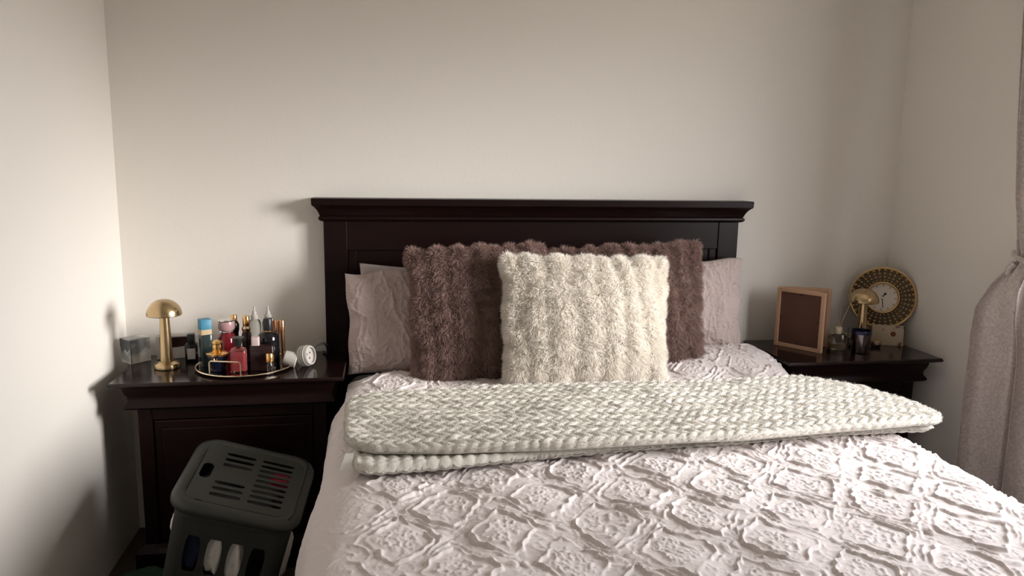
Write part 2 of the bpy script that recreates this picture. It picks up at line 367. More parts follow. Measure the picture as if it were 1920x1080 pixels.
# ------------------------------------------------------------------ duvet
def damask(u, v):
    """relief (0..1-ish) of the crinkled ogee damask; u across the bed, v along it (metres)"""
    u = u + 0.010*vnoise(u*14, v*14, 0) + 0.004*vnoise(u*45, v*45, 1)
    v = v + 0.009*vnoise(u*14+50, v*14, 2) + 0.004*vnoise(u*45+9, v*45, 3)
    a = (u-0.024)/0.214; b = (v+1.205)/0.266
    d1a = a-np.round(a); d1b = b-np.round(b)
    d2a = a-np.floor(a)-.5; d2b = b-np.floor(b)-.5
    m1 = np.abs(d1a)+np.abs(d1b); m2 = np.abs(d2a)+np.abs(d2b)
    w = m1 < m2
    da = np.where(w, d1a, d2a); db = np.where(w, d1b, d2b); m = np.where(w, m1, m2)*2
    th = np.arctan2(db, da)
    rr = np.sqrt((da*2)**2+(db*2)**2)
    n1 = vnoise(u*40, v*40, 4); n2 = vnoise(u*120, v*120, 5)
    ms = 0.72*m + 0.28*rr*1.12 + 0.018*np.sin(12*th) + 0.045*n1
    br = sstep(-.55, .15, vnoise(u*26+7, v*26, 6)); br2 = sstep(-.1, .45, vnoise(u*22+3, v*22+9, 1))
    rim = 1.1*np.exp(-((ms-.70)/.034)**2)*(.15+.85*br)
    rim2 = .75*np.exp(-((ms-.86)/.030)**2)*br2
    plate = .30*sstep(.76, .68, ms)
    inner = sstep(.58, .48, ms)
    ring = np.exp(-((rr-.33-.035*np.cos(8*th))/.035)**2)*.42*sstep(-.5, .2, vnoise(u*50, v*50, 7))
    petals = .34*np.clip(np.cos(6*th), 0, 1)*np.exp(-((rr-.15)/.05)**2)
    flower = inner*(.42*ridged(u*75, v*75, 1, 6)+ring+petals)
    band = sstep(.72, .80, ms)
    streak = band*(.26*ridged(u*14-v*4+.6*n1, v*42+.9*n1, 2, 8) + .30*ridged(u*44, v*44, 5, 8))
    knot = np.exp(-(((np.abs(da)-.45)/.050)**2+(db/.055)**2))*(.7+.6*vnoise(u*30, v*30, 7))
    h = rim + rim2 + plate + flower + streak + 0.8*np.clip(knot, 0, 1.2)
    return h + .07*n2
def duvet():
    key = [(-.215,.20),(-.205,.30),(-.190,.45),(-.180,.54),(-.165,.595),(-.135,.632),(-.095,.648),(-.04,.655),(.3,.657),(.7,.660),(1.1,.661),(1.34,.662),(1.42,.655),(1.465,.635),(1.50,.595),(1.52,.54),(1.545,.40),(1.56,.20)]
    K = np.array(key); L = np.r_[0, np.cumsum(np.hypot(*np.diff(K, axis=0).T))]
    s0 = []
    step_f, step_c = .0026, .014
    t = 0.0
    while t < L[-1]:
        s0.append(t)
        xx = np.interp(t, L, K[:, 0]); zz = np.interp(t, L, K[:, 1])
        t += step_f if zz > .55 else step_c
    s = np.array(s0)
    X = np.interp(s, L, K[:, 0]); Zp = np.interp(s, L, K[:, 1])
    for _ in range(90):                                             # round the profile
        X[1:-1] = (X[:-2]+2*X[1:-1]+X[2:])/4; Zp[1:-1] = (Zp[:-2]+2*Zp[1:-1]+Zp[2:])/4
    ys = np.concatenate([np.arange(-.17, -1.86, -.0026), np.arange(-1.86, -2.0, -.02), np.array([-2.02, -2.05, -2.08, -2.10, -2.11, -2.12])])
    drop = np.interp(ys, [-2.12, -2.11, -2.10, -2.08, -2.05, -2.0], [.40, .30, .15, .07, .02, 0])
    P = np.zeros((len(s), len(ys), 3))
    Y = ys[None, :]*np.ones((len(s), 1)); XX = X[:, None]*np.ones((1, len(ys))); ZZ = Zp[:, None]-drop[None, :]
    top = sstep(.56, .64, Zp)[:, None]
    # rolled head edge over the mattress, bunched-up right corner, soft undulation
    edge = sstep(-.24, -.17, Y)
    ZZ = ZZ - top*edge*.035*sstep(1.15, .9, XX)
    ZZ = ZZ + top*.045*sstep(.85, 1.25, XX)*sstep(-.50, -.28, Y)
    ZZ = ZZ + top*.010*fbm(XX*3.1, Y*3.1, 2, 2) + top*.006*fbm(XX*9, Y*9, 4, 2)
    nearhead = sstep(-.56, -.43, Y)
    XX = XX + nearhead*(np.clip(-.128-XX, 0, 1)-np.clip(XX-1.455, 0, 1))
    XX = XX + (1-nearhead)*(1-top)*(.014*np.sin(Y*7.0+1.0)+.010*np.sin(Y*17))*sstep(.66, .45, ZZ)
    Y = Y - .10*sstep(.02, -.10, XX)*sstep(-.50, -.17, Y)
    P[..., 0] = XX; P[..., 1] = Y; P[..., 2] = ZZ
    N = grid_normals(P)
    if N[len(s)//2, 50, 2] < 0: N = -N
    S = (s-np.interp(-.04, K[:, 0], L))[:, None]-.04
    H = damask(S*np.ones_like(Y), Y)
    k = (.25+.75*sstep(-.12, -.01, XX))*(1-.5*sstep(1.5, 1.56, XX))
    P = P + N*(.0062*k*H)[..., None]
    me = np_mesh('duvet', P.reshape(-1, 3), grid_faces(len(s), len(ys), flip=True))
    o = link('duvet', me, 'duvet')
    return o
dv = duvet()
tag(dv, 'pale mauve crinkled damask duvet with raised medallions covering the bed', 'duvet')

# ------------------------------------------------------------------ pillows and cushions
def pillow_points(w, h, t, n, disp=None, outline=None, pinch=.05, sag=0.0):
    """closed pillow; local x width, z height from 0, front is -y. returns V, F (quads), normals"""
    g = np.linspace(-1, 1, n); g = np.sign(g)*np.abs(g)**.9
    S, Tt = np.meshgrid(g, g, indexing='ij')
    x = w/2*S*(1-pinch*(1-Tt**2)); z = h/2*Tt*(1-pinch*(1-S**2))
    if outline is not None:
        e = outline(S, Tt); x = x+S*e; z = z+Tt*e
    prof = (np.clip(1-S**2, 0, 1)*np.clip(1-Tt**2, 0, 1))**.42
    prof = prof*(1+sag*(-Tt))
    out = []
    for sgn in (-1, 1):
        P = np.stack([x, sgn*t/2*prof, z+h/2], -1)
        if disp is not None:
            N = grid_normals(P); N = N if sgn*N[n//2, n//2, 1] > 0 else -N
            fade = np.clip(prof*3, 0, 1)
            P = P + N*(disp(S*w/2, Tt*h/2+(5 if sgn > 0 else 0))*fade)[..., None]
        out.append(P)
    F1 = grid_faces(n, n, 0, flip=False); F2 = grid_faces(n, n, n*n, flip=True)
    V = np.concatenate([out[0].reshape(-1, 3), out[1].reshape(-1, 3)]); F = np.concatenate([F1, F2])
    # weld rim
    idx = np.arange(n*n).reshape(n, n); rim = np.concatenate([idx[0], idx[-1], idx[:, 0], idx[:, -1]])
    remap = np.arange(2*n*n); remap[n*n+rim] = rim
    mid = (V[rim]+V[n*n+rim])/2; V[rim] = mid
    F = remap[F]
    return V, F
def fix_normals(me):
    bm = bmesh.new(); bm.from_mesh(me)
    lo = [v for v in bm.verts if not v.link_faces]
    bmesh.ops.delete(bm, geom=lo, context='VERTS')
    bmesh.ops.recalc_face_normals(bm, faces=bm.faces); bm.to_mesh(me); bm.free()

def sham_disp(u, v):
    return .0050*ridged(u*16+v*6, v*8, 1, 6)+.0042*ridged(u*34, v*17, 3, 8)+.0030*ridged(u*50, v*40, 2, 8)+.007*fbm(u*7, v*7, 5, 2)
def sham(label, loc, rot, w, h, t):
    V, F = pillow_points(w, h, t, 190, sham_disp, lambda S, Tt: .008*np.sin(S*9)*np.sin(Tt*7+1), pinch=.035, sag=.25)
    me = np_mesh('pillow_sham', V, F); fix_normals(me)
    o = link('pillow_sham', me, 'sham'); o.location = loc; o.rotation_euler = rot
    return tag(o, label, 'pillow', 'crinkled mauve pillows against the headboard')
def plain(label, loc, rot, w, h, t):
    V, F = pillow_points(w, h, t, 60, lambda u, v: .006*fbm(u*9, v*9, 2, 3), pinch=.05)
    me = np_mesh('pillow', V, F); fix_normals(me)
    o = link('pillow', me, 'plain_pillow'); o.location = loc; o.rotation_euler = rot
    return tag(o, label, 'pillow')
R_ = math.radians
plain('plain grey pillow mostly hidden behind the left mauve pillow', (.215, -.105, .650), (R_(-5), R_(4), R_(1)), .66, .358, .08)
sham('mauve crinkled pillow at the left end, beside the perfume nightstand', (.215, -.215, .650), (R_(-11), R_(-1), R_(2)), .70, .368, .15)
sham('mauve crinkled pillow at the right end, beside the picture frame', (1.045, -.165, .695), (R_(-10), R_(2.0), R_(-2)), .69, .360, .15)

def bubbles(nc, nr, amp, ph=0.0, jit=.25):
    def f(u, v, w, h):
        cu = (u/w+.5)*nc+ph+jit*vnoise(v*9+3, u*9, 1); rv = (v/h+.5)*nr+jit*vnoise(u*9, v*9, 2)
        return amp*(.08+.92*np.abs(np.sin(PI*cu))**.7)*(.42+.58*np.abs(np.sin(PI*rv))**.7)
    return f
def fur_cushion(label, loc, rot, w, h, t, mt, bub, n_strands, length, width, seed, droop=.35):
    n = 110
    def dsp(u, v): return bub(u, v, w, h)*.85
    def outl(S, Tt):
        ed = np.maximum(np.abs(S), np.abs(Tt))**6
        return ed*(bub(S*w/2, Tt*h/2, w, h)*1.5-.008)
    V, F = pillow_points(w, h, t, n, dsp, outl, pinch=.045)
    me = np_mesh('fur_cushion', V, F); fix_normals(me)
    o = link('fur_cushion', me, mt); o.location = loc; o.rotation_euler = rot
    tag(o, label, 'cushion')
    # pile: tapered blades, clumped into tufts
    rng = np.random.default_rng(seed)
    nf = len(me.polygons); ar = np.zeros(nf, np.float32); me.polygons.foreach_get('area', ar)
    nr = np.zeros(nf*3, np.float32); me.polygons.foreach_get('normal', nr); nr = nr.reshape(-1, 3)
    ce = np.zeros(nf*3, np.float32); me.polygons.foreach_get('center', ce); ce = ce.reshape(-1, 3)
    ed = np.clip(np.maximum(np.abs(ce[:, 0])/(w/2), np.abs(ce[:, 2]-h/2)/(h/2)), 0, 1)
    wgt = ar*np.where(nr[:, 1] < .25, 1.0, np.where(ed > .86, 1.0, .12))*(1+.5*(ed > .88))
    fi = rng.choice(nf, n_strands, p=wgt/wgt.sum())
    lv = np.zeros(len(me.loops), np.int32); me.loops.foreach_get('vertex_index', lv); quads = lv.reshape(-1, 4)
    co = np.zeros(len(me.vertices)*3, np.float32); me.vertices.foreach_get('co', co); co = co.reshape(-1, 3)
    vn = np.zeros(len(me.vertices)*3, np.float32); me.vertices.foreach_get('normal', vn); vn = vn.reshape(-1, 3)
    a, b = rng.random(n_strands)[:, None], rng.random(n_strands)[:, None]
    q = quads[fi]
    def bil(A): return (A[q[:, 0]]*(1-a)+A[q[:, 1]]*a)*(1-b)+(A[q[:, 3]]*(1-a)+A[q[:, 2]]*a)*b
    P = bil(co); N = bil(vn); N /= np.linalg.norm(N, axis=1, keepdims=True)+1e-9
    # tuft direction from coarse noise, plus per-strand jitter and gravity
    cx = np.stack([vnoise(P[:, 0]*70+7, P[:, 2]*70, 1), vnoise(P[:, 0]*70, P[:, 2]*70+31, 2), vnoise(P[:, 0]*70+90, P[:, 2]*70+5, 3)], 1)
    cy = np.stack([vnoise(P[:, 0]*22+7, P[:, 2]*22, 4), 0*P[:, 0], vnoise(P[:, 0]*22, P[:, 2]*22+31, 5)], 1)
    D = N*1.0 + cx*.30 + cy*.34 + rng.normal(size=P.shape)*.22
    D[:, 2] -= droop
    D /= np.linalg.norm(D, axis=1, keepdims=True)
    D2 = D + cx*.30; D2[:, 2] -= droop*1.2; D2 /= np.linalg.norm(D2, axis=1, keepdims=True)
    Ls = (length*(.7+.5*rng.random(n_strands)))[:, None]
    sd = np.cross(D, rng.normal(size=P.shape)); sd /= np.linalg.norm(sd, axis=1, keepdims=True)+1e-9
    wv = width*(.7+.6*rng.random(n_strands))[:, None]
    root = P - N*.001; mid = P+D*Ls*.55; tip = mid+D2*Ls*.45
    VV = np.stack([root-sd*wv, root+sd*wv, mid+sd*wv*.7, mid-sd*wv*.7, tip+sd*wv*.12, tip-sd*wv*.12], 1).reshape(-1, 3)
    base = np.arange(n_strands)[:, None]*6
    FF = np.concatenate([base+np.array([[0, 1, 2, 3]]), base+np.array([[3, 2, 4, 5]])])
    fm = np_mesh('fur', VV, FF)
    fo = link('fur', fm, mt, o)
    fo['kind'] = 'stuff'
    return o
fur_cushion('brown fluffy fur cushion left of the white one, in shade', (.345, -.335, .650), (R_(-13), R_(-2.0), R_(3)), .470, .455, .15, 'brown_fur', bubbles(7, 7, .018, .0, .32), 85000, .021, .0009, 1)
fur_cushion('brown fluffy fur cushion half hidden behind the white one, on its right', (.900, -.285, .660), (R_(-10), R_(-3.0), R_(-2)), .555, .440, .13, 'brown_fur', bubbles(8, 7, .017, .3, .32), 85000, .021, .0009, 2)
fur_cushion('cream white fluffy fur cushion standing in front of the brown ones', (.677, -.475, .660), (R_(-15), R_(1.5), R_(-1)), .565, .430, .16, 'white_fur', bubbles(7, 6, .014, .2, .35), 110000, .019, .0009, 3, droop=.22)

# ------------------------------------------------------------------ throw blanket
def braid(u, v):
    u = u+.004*vnoise(u*20, v*20, 1); v = v+.003*vnoise(u*18+4, v*18, 2)
    row = v/.026; j = np.floor(row); fr = row-j
    s = np.where(j % 2 == 0, 1.0, -1.0)
    t = u/.032 + s*(fr-.5)*.95 + .25*(j % 2)
    k = np.floor(t); ft = t-k
    hsh = vnoise(k*1.7+.5, j*2.3+.5, 3)
    return (np.abs(np.sin(PI*ft))**.65)*(np.sin(PI*np.clip(fr, 0, 1))**.45)*(.85+.25*hsh)
def fuzz(o, n=120000, length=.0038, width=.0006):
    """short fleece pile on the upper fold"""
    rng = np.random.default_rng(5); me = o.data; nf = len(me.polygons)
    ar = np.zeros(nf, np.float32); me.polygons.foreach_get('area', ar)
    nr = np.zeros(nf*3, np.float32); me.polygons.foreach_get('normal', nr); nr = nr.reshape(-1, 3)
    ce = np.zeros(nf*3, np.float32); me.polygons.foreach_get('center', ce); ce = ce.reshape(-1, 3)
    w = ar*(nr[:, 2] > -.3); fi = rng.choice(nf, n, p=w/w.sum())
    N = nr[fi]; P = ce[fi]+rng.normal(size=(n, 3))*.0016
    D = N+rng.normal(size=(n, 3))*.45; D /= np.linalg.norm(D, axis=1, keepdims=True)
    sd = np.cross(D, rng.normal(size=(n, 3))); sd /= np.linalg.norm(sd, axis=1, keepdims=True)+1e-9
    tip = P+D*(length*(.6+.6*rng.random(n)))[:, None]; r0 = P-N*.001
    VV = np.stack([r0-sd*width, r0+sd*width, tip], 1).reshape(-1, 3)
    fo = link('fleece_pile', np_mesh('fleece_pile', VV, np.arange(n*3).reshape(-1, 3)), 'throw', throw)
    fo['kind'] = 'stuff'
throw = tag(empty('throw_blanket', (.72, -.9, .66)), 'folded pale sage fleece throw with braided texture across the bed', 'blanket')
TB = Vector((.72, -.9, .66))
def slab(name, xs0, xs1, front, back, z0fun, th, mt, pat, amp, step=.0042, rad=None):
    """a folded layer: closed sheet with rounded rim; front/back are y(x) polylines"""
    nx = int((xs1-xs0)/step); ny = int(.60/step)
    u = np.linspace(-1, 1, nx); v = np.linspace(-1, 1, ny)
    U, Vv = np.meshgrid(u, v, indexing='ij')
    # corner rounding: shrink x-extent near the front/back rim
    X = (xs0+xs1)/2 + (xs1-xs0)/2*U
    rc = .07
    yf = np.interp(X, [p[0] for p in front], [p[1] for p in front]); yb = np.interp(X, [p[0] for p in back], [p[1] for p in back])
    ex = np.clip((np.abs(U)-(1-2*rc/(xs1-xs0)))/(2*rc/(xs1-xs0)), 0, 1)
    inset = rc*(1-np.sqrt(np.clip(1-ex**2, 0, 1)))*.8
    yf = yf+inset; yb = yb-inset
    Y = yf+(yb-yf)*(Vv+1)/2
    Y = Y + .006*fbm(X*6, Vv*0, 3, 2)
    if amp: Y = Y - (.010 if amp < .006 else .003)*np.abs(np.sin(X*PI/.031+.8*vnoise(X*9, X*0, 2)))**.8*sstep(-.9, -1, Vv)
    X = X + .008*fbm(Y*7, U*0, 4, 2)*np.abs(U)
    dx = (1-np.abs(U))*(xs1-xs0)/2; dy = np.minimum(Y-yf, yb-Y); d = np.minimum(dx, dy)
    rimr = th*.5
    pr = np.sqrt(np.clip(1-(1-np.clip(d/rimr, 0, 1))**2, 0, 1))
    zb = z0fun(X, Y)
    puff = np.abs(np.sin(X*PI/.031+.8*vnoise(X*9, X*0, 2)))**.8 if 0 < amp < .006 else 1.0
    pr = pr*(.72+.28*puff)
    wob = (.010*fbm(X*4, Y*6, 6, 3)+.006*ridged(X*5+Y*3, Y*9, 2, 3)) if amp > .006 else 0*X
    Hh = pat(X, Y)*amp if amp else 0*X
    top = zb+rimr+pr*(th-rimr+Hh+wob*np.clip(d/.05, 0, 1)); bot = zb+rimr-pr*rimr*.95
    n = nx*ny
    A = np.stack([X, Y, top], -1).reshape(-1, 3); B = np.stack([X, Y, bot], -1)[::4, ::4]
    B = np.stack([X, Y, bot], -1).reshape(-1, 3)
    F1 = grid_faces(nx, ny, 0, flip=False)
    idx = np.arange(n).reshape(nx, ny); rim = np.concatenate([idx[0], idx[-1], idx[:, 0], idx[:, -1]])
    # only a band of the underside is ever needed at full detail; keep it all quads for a closed layer
    F2 = grid_faces(nx, ny, n, flip=True); remap = np.arange(2*n); remap[n+rim] = rim
    V = np.concatenate([A, B]) - np.array(TB); F = np.concatenate([F1, remap[F2]])
    me = np_mesh(name, V, F); o = link(name, me, mt, throw)
    return o
fr_low = [(-.09,-1.140),(.16,-1.135),(.36,-1.118),(.65,-1.095),(.95,-1.078),(1.2,-1.055),(1.57,-1.050)]
bk_low = [(-.10,-.70),(1.0,-.68),(1.36,-.69),(1.56,-.78)]
fr_top = [(-.11,-1.055),(-.03,-1.095),(.16,-1.125),(.41,-1.138),(.65,-1.136),(.91,-1.130),(1.16,-1.105),(1.43,-1.085),(1.58,-1.070)]
bk_top = [(-.10,-.715),(0,-.672),(.45,-.660),(.90,-.678),(1.34,-.676),(1.48,-.76),(1.56,-.90)]
fr_low = [(a, b_-.030-.020*max(0, 1-(a+.1)/.5)) for a, b_ in fr_low]; fr_top = [(a, b_-.030) for a, b_ in fr_top]
zlow = lambda X, Y: .664+.0*X + .004*vnoise(X*3, Y*3, 2) - .06*np.clip(X-1.44, 0, 1)
slab('lower_fold', -.085, 1.555, fr_low, bk_low, zlow, .030, 'throw', braid, .004, step=.005)
slab('middle_fold', -.070, 1.545, [(a, b_+.018) for a, b_ in fr_top], bk_low, lambda X, Y: zlow(X, Y)+.0285, .008, 'throw_under', braid, 0, step=.012)
UF = slab('upper_fold', -.108, 1.565, fr_top, bk_top, lambda X, Y: zlow(X, Y)+.0335, .020, 'throw', braid, .0100, step=.0036)
fuzz(UF)
lb = MB(); lb.add([(0,0,0),(.012,-.055,-.030),(-.020,-.060,-.034),(-.026,-.004,-.002),(0,0,.0012),(.012,-.055,-.0288),(-.020,-.060,-.0328),(-.026,-.004,-.0008)], [(3,2,1,0),(4,5,6,7),(0,1,5,4),(1,2,6,5),(2,3,7,6),(3,0,4,7)])
lo_ = lb.build('care_label', 'sheet', throw); lo_.location = Vector((-.078, -1.112, .698))-TB; lo_.scale = (.8, .8, .8); lo_.rotation_euler = (0, 0, R_(-22))

# ------------------------------------------------------------------ nightstands
NSP = [(.690,0),(.688,-.003),(.678,-.004),(.674,.002),(.671,.016),(.668,.026),(.660,.030),(.650,.032),(.640,.036),(.628,.042),(.618,.043),(.610,.039),(.602,.033),(.595,.032),(.590,.036),(.586,.045),(.584,.060)]
def nightstand(x0, x1, label):
    yb, yf = -.048, -.412
    w = x1-x0; d = yb-yf
    t = tag(empty('nightstand', ((x0+x1)/2, (yb+yf)/2, 0)), label, 'nightstand', 'matching nightstands either side of the bed')
    def ring(o, z): return [(-w/2+o, -d/2+o, z), (w/2-o, -d/2+o, z), (w/2-o, d/2, z), (-w/2+o, d/2, z)]
    MB().rings([ring(o, z) for z, o in ((.668,.022),(.671,.014),(.675,.001),(.679,-.003),(.685,-.003),(.690,.001))]).build('top', 'wood_top', t)
    MB().rings([ring(o, z) for z, o in ((.584,.062),(.587,.047),(.591,.037),(.597,.031),(.604,.032),(.612,.039),(.622,.042),(.634,.040),(.645,.034),(.655,.031),(.669,.029))]).build('ogee_drawer', 'wood', t, smooth=True)
    MB().box(-w/2+.072, w/2-.072, -d/2+.085, d/2, .08, .586).build('body', 'wood', t)
    for s in (-1, 1):
        MB().box(min(s*(w/2-.062), s*(w/2-.105)), max(s*(w/2-.062), s*(w/2-.105)), -d/2+.062, -d/2+.10, .07, .586).build('stile', 'wood', t, bevel=.003)
    MB().box(-w/2+.105, w/2-.105, -d/2+.066, -d/2+.095, .545, .586).build('rail', 'wood', t, bevel=.002)
    def front(z0, z1, nm):
        dd = MB().box(-w/2+.109, w/2-.109, -d/2+.068, -d/2+.09, z0, z1).build(nm, 'wood', t, bevel=.004)
        MB().box(-w/2+.135, w/2-.135, -d/2+.062, -d/2+.07, z0+.026, z1-.026).build('raised_panel', 'wood', dd, bevel=.005)
    front(.12, .541, 'door')
    MB().rings([[(-w/2+o, -d/2+o, z), (w/2-o, -d/2+o, z), (w/2-o, d/2, z), (-w/2+o, d/2, z)] for z, o in ((0,.035),(.085,.035),(.10,.045),(.108,.062))]).build('plinth', 'wood', t)
    return t
nightstand(-.868, -.140, 'dark wooden nightstand holding the perfume tray, laundry hamper in front')
nightstand(1.472, 2.103, 'dark wooden nightstand holding the gold clock and picture frame')
NZ = .6902

# ------------------------------------------------------------------ brass mushroom lamps
def mushroom_lamp(x, y, label):
    t = tag(empty('table_lamp', (x, y, NZ)), label, 'lamp', 'brass mushroom lamps on the nightstands')
    MB().lathe([(0,0),(.039,0),(.0415,.002),(.0415,.014),(.040,.017),(.026,.0225),(.022,.024),(0,.024)], 48).build('base', 'brass', t, smooth=True)
    MB().lathe([(.0215,.022),(.0205,.05),(.0185,.10),(.0165,.15),(.0155,.186),(.0,.186)], 40).build('stem', 'brass', t, smooth=True)
    pr = [(.0155,.184),(.055,.184),(.0567,.186)]
    for k in range(1, 15):
        a = PI/2*k/14; pr.append((.0567*math.cos(a), .186+.0535*math.sin(a)))
    MB().lathe(pr, 56, cap=False).build('shade', 'brass', t, smooth=True)
    return t
mushroom_lamp(-.738, -.228, 'brass mushroom table lamp beside the perfume tray')
mushroom_lamp(1.897, -.200, 'brass mushroom table lamp in front of the gold clock')

# ------------------------------------------------------------------ left nightstand: cartons
def carton(name, loc, rz, w, d, h, mt, label):
    t = tag(empty(name, loc, rz), label, 'box')
    MB().box(-w/2, w/2, -d/2, d/2, 0, h*.97).build('carton_body', mt, t, bevel=.0015)
    MB().box(-w/2-.0004, w/2+.0004, -d/2-.0004, d/2+.0004, h*.97, h).build('carton_flap', mt, t, bevel=.001)
    return t
carton('small_box', (-.868, -.126, NZ), R_(46), .072, .066, .086, 'marble', 'small grey marbled box nearest the left wall')
sb = bpy.data.objects['small_box']
MAT['slate'] = mat('slate_print', (0.075, 0.085, 0.092), 0.5)
mo_ = MB()
for y_ in (0, -.0006): mo_.add([(-.0335, y_, .083), (.0335, y_, .083), (.030, y_, .060), (.012, y_, .040), (-.002, y_, .050), (-.022, y_, .036), (-.033, y_, .058)], [(6, 5, 4, 3, 2, 1, 0)])
mp_ = mo_.build('printed_motif', 'slate', sb); mp_.rotation_euler = (0, 0, R_(-90)); mp_.location = (-.0361, 0, 0)
MB().box(-.0368, -.0352, -.0338, -.0322, 0, .0835).build('corner_seam', 'slate', sb)
lb2 = carton('long_box', (-.725, -.078, NZ), R_(9), .165, .045, .082, 'kraft', 'long grey cardboard box behind the left brass lamp')
pz = MB(); pz.add([(-.070,0,.078),(.036,0,.078),(.030,0,.064),(.036,0,.048),(-.01,0,.042),(-.070,0,.040)], [(0,1,2,3,4,5)])
pz.add([(-.070,-.0006,.078),(.036,-.0006,.078),(.030,-.0006,.064),(.036,-.0006,.048),(-.01,-.0006,.042),(-.070,-.0006,.040)], [(5,4,3,2,1,0)])
p_ = pz.build('printed_band', 'dark_glass', lb2); p_.location = (0, -.0231, 0)

# ------------------------------------------------------------------ tray and perfume bottles
TX, TY, TR = -.478, -.235, .163
tray = tag(empty('vanity_tray', (TX, TY, NZ)), 'round mirrored vanity tray with gold wire rim and handles', 'tray')
MB().lathe([(0,.004),(TR-.004,.004),(TR-.004,.008),(0,.008)], 64).build('mirror_base', 'mirror', tray, smooth=True)
ring_pts = [(TR*math.cos(2*PI*k/72), TR*math.sin(2*PI*k/72), .0085) for k in range(72)]
MB().tube(ring_pts, .0028, 8, True).build('rim', 'pale_gold', tray, smooth=True)
def handle(a0, da):
    pts = []
    A = Vector((TR*math.cos(a0-da), TR*math.sin(a0-da), .009)); B = Vector((TR*math.cos(a0+da), TR*math.sin(a0+da), .009))
    up = Vector((0, 0, .047))
    for p, q in ((A, None),):
        pts = [A, A+up*.9, A+up+(B-A)*.05, B+up-(B-A)*.05, B+up*.9, B]
    MB().tube(pts, .0024, 8).build('handle', 'pale_gold', tray, smooth=True)
handle(R_(-105), R_(19)); handle(R_(75), R_(19))
for k in range(3):
    a = R_(30+120*k)
    MB().lathe([(0,0),(.008,0),(.008,.004),(0,.004)], 12, Matrix.Translation((TR*.8*math.cos(a), TR*.8*math.sin(a), 0))).build('foot', 'pale_gold', tray)
BZ = NZ+.0082
GRP = 'perfume bottles on the vanity tray'
def bottle(name, loc, label, parts, rz=0.0, cat='perfume bottle', group=GRP):
    """parts: list of (part name, material, kind, args); kind 'L' lathe profile, 'R' rounded-rect rings [(w,d,r,z)], 'T' tube"""
    t = tag(empty(name, loc, rz), label, cat, group)
    for nm, mt_, kd, ar in parts:
        mb = MB()
        if kd == 'L': mb.lathe(ar, 28)
        elif kd == 'R': mb.rings([rrect(w_, d_, r_, z_, 3) for w_, d_, r_, z_ in ar])
        elif kd == 'RO':
            (ox, oy), rr_ = ar; mb.rings([rrect(w_, d_, r_, z_, 3, ox, oy) for w_, d_, r_, z_ in rr_])
        elif kd == 'LO':
            (ox, oy), rr_ = ar; mb.lathe(rr_, 20, Matrix.Translation((ox, oy, 0)))
        elif kd == 'T': mb.tube(ar[0], ar[1], 6)
        mb.build(nm, mt_, t, smooth=True)
    return t
bottle('perfume_bottle', (-.675, -.150, NZ), 'small black bottle with a white label beside the tray, left of the teal one', [
    ('bottle_body', 'black_gloss', 'R', [(.040,.030,.004,0),(.042,.032,.004,.003),(.042,.032,.004,.062),(.034,.026,.006,.067)]),
    ('label', 'label', 'R', [(.026,.0330,.0005,.012),(.026,.0330,.0005,.050)]),
    ('cap', 'black_matt', 'R', [(.022,.022,.003,.067),(.024,.024,.003,.069),(.024,.024,.003,.098),(.022,.022,.003,.100)])], R_(6), group='perfume bottles')
bottle('perfume_bottle', (-.607, -.238, BZ), 'tall teal perfume bottle with a blue and beige cap', [
    ('bottle_body', 'teal_glass', 'R', [(.034,.034,.004,0),(.037,.037,.004,.003),(.037,.037,.004,.106),(.034,.034,.005,.110)]),
    ('collar', 'beige_cap', 'R', [(.036,.036,.002,.110),(.036,.036,.002,.128)]),
    ('cap', 'blue_cap', 'R', [(.037,.037,.002,.128),(.037,.037,.002,.160),(.035,.035,.003,.162)])], R_(28))
bottle('perfume_bottle', (-.543, -.205, BZ), 'red glass perfume bottle with a pink cap and chrome rings', [
    ('bottle_body', 'red_glass', 'L', [(0,0),(.030,0),(.032,.004),(.032,.085),(.024,.102),(.018,.106),(0,.106)]),
    ('collar', 'chrome', 'L', [(0,.106),(.020,.106),(.023,.110),(.020,.115),(0,.115)]),
    ('cap', 'pink_plastic', 'L', [(0,.115),(.024,.115),(.028,.122),(.028,.140),(.026,.147),(0,.147)]),
    ('cap_ring', 'chrome', 'L', [(0,.147),(.027,.147),(.0285,.150),(.027,.153),(.010,.155),(0,.155)])])
bottle('perfume_bottle', (-.553, -.315, BZ), 'dark navy perfume bottle with a wide gold crown cap', [
    ('bottle_body', 'navy_glass', 'L', [(0,0),(.022,0),(.025,.003),(.028,.030),(.034,.052),(.032,.058),(.012,.060),(0,.060)]),
    ('crown', 'gold', 'L', [(.010,.059),(.036,.056),(.037,.062),(.024,.067),(.014,.070),(0,.070)]),
    ('cap', 'gold', 'L', [(0,.068),(.014,.069),(.018,.078),(.016,.088),(.018,.097),(.012,.104),(0,.106)]),
    ('medallion', 'gold', 'T', ([(-.006,-.0335,.050),(-.004,-.034,.044),(.003,-.034,.044),(.005,-.0335,.050)], .002))])
bottle('perfume_bottle', (-.482, -.340, BZ), 'rose pink clear perfume bottle with a black stopper at the tray front', [
    ('bottle_body', 'rose_glass', 'R', [(.044,.030,.008,0),(.050,.034,.008,.004),(.050,.034,.008,.074),(.044,.030,.010,.082),(.020,.018,.008,.087),(.020,.018,.008,.092)]),
    ('liquid', 'rose_liquid', 'R', [(.040,.026,.006,.006),(.044,.029,.006,.010),(.044,.029,.006,.072)]),
    ('stopper', 'black_matt', 'L', [(0,.090),(.010,.090),(.013,.104),(.015,.114),(.020,.116),(.020,.119),(0,.120)])])
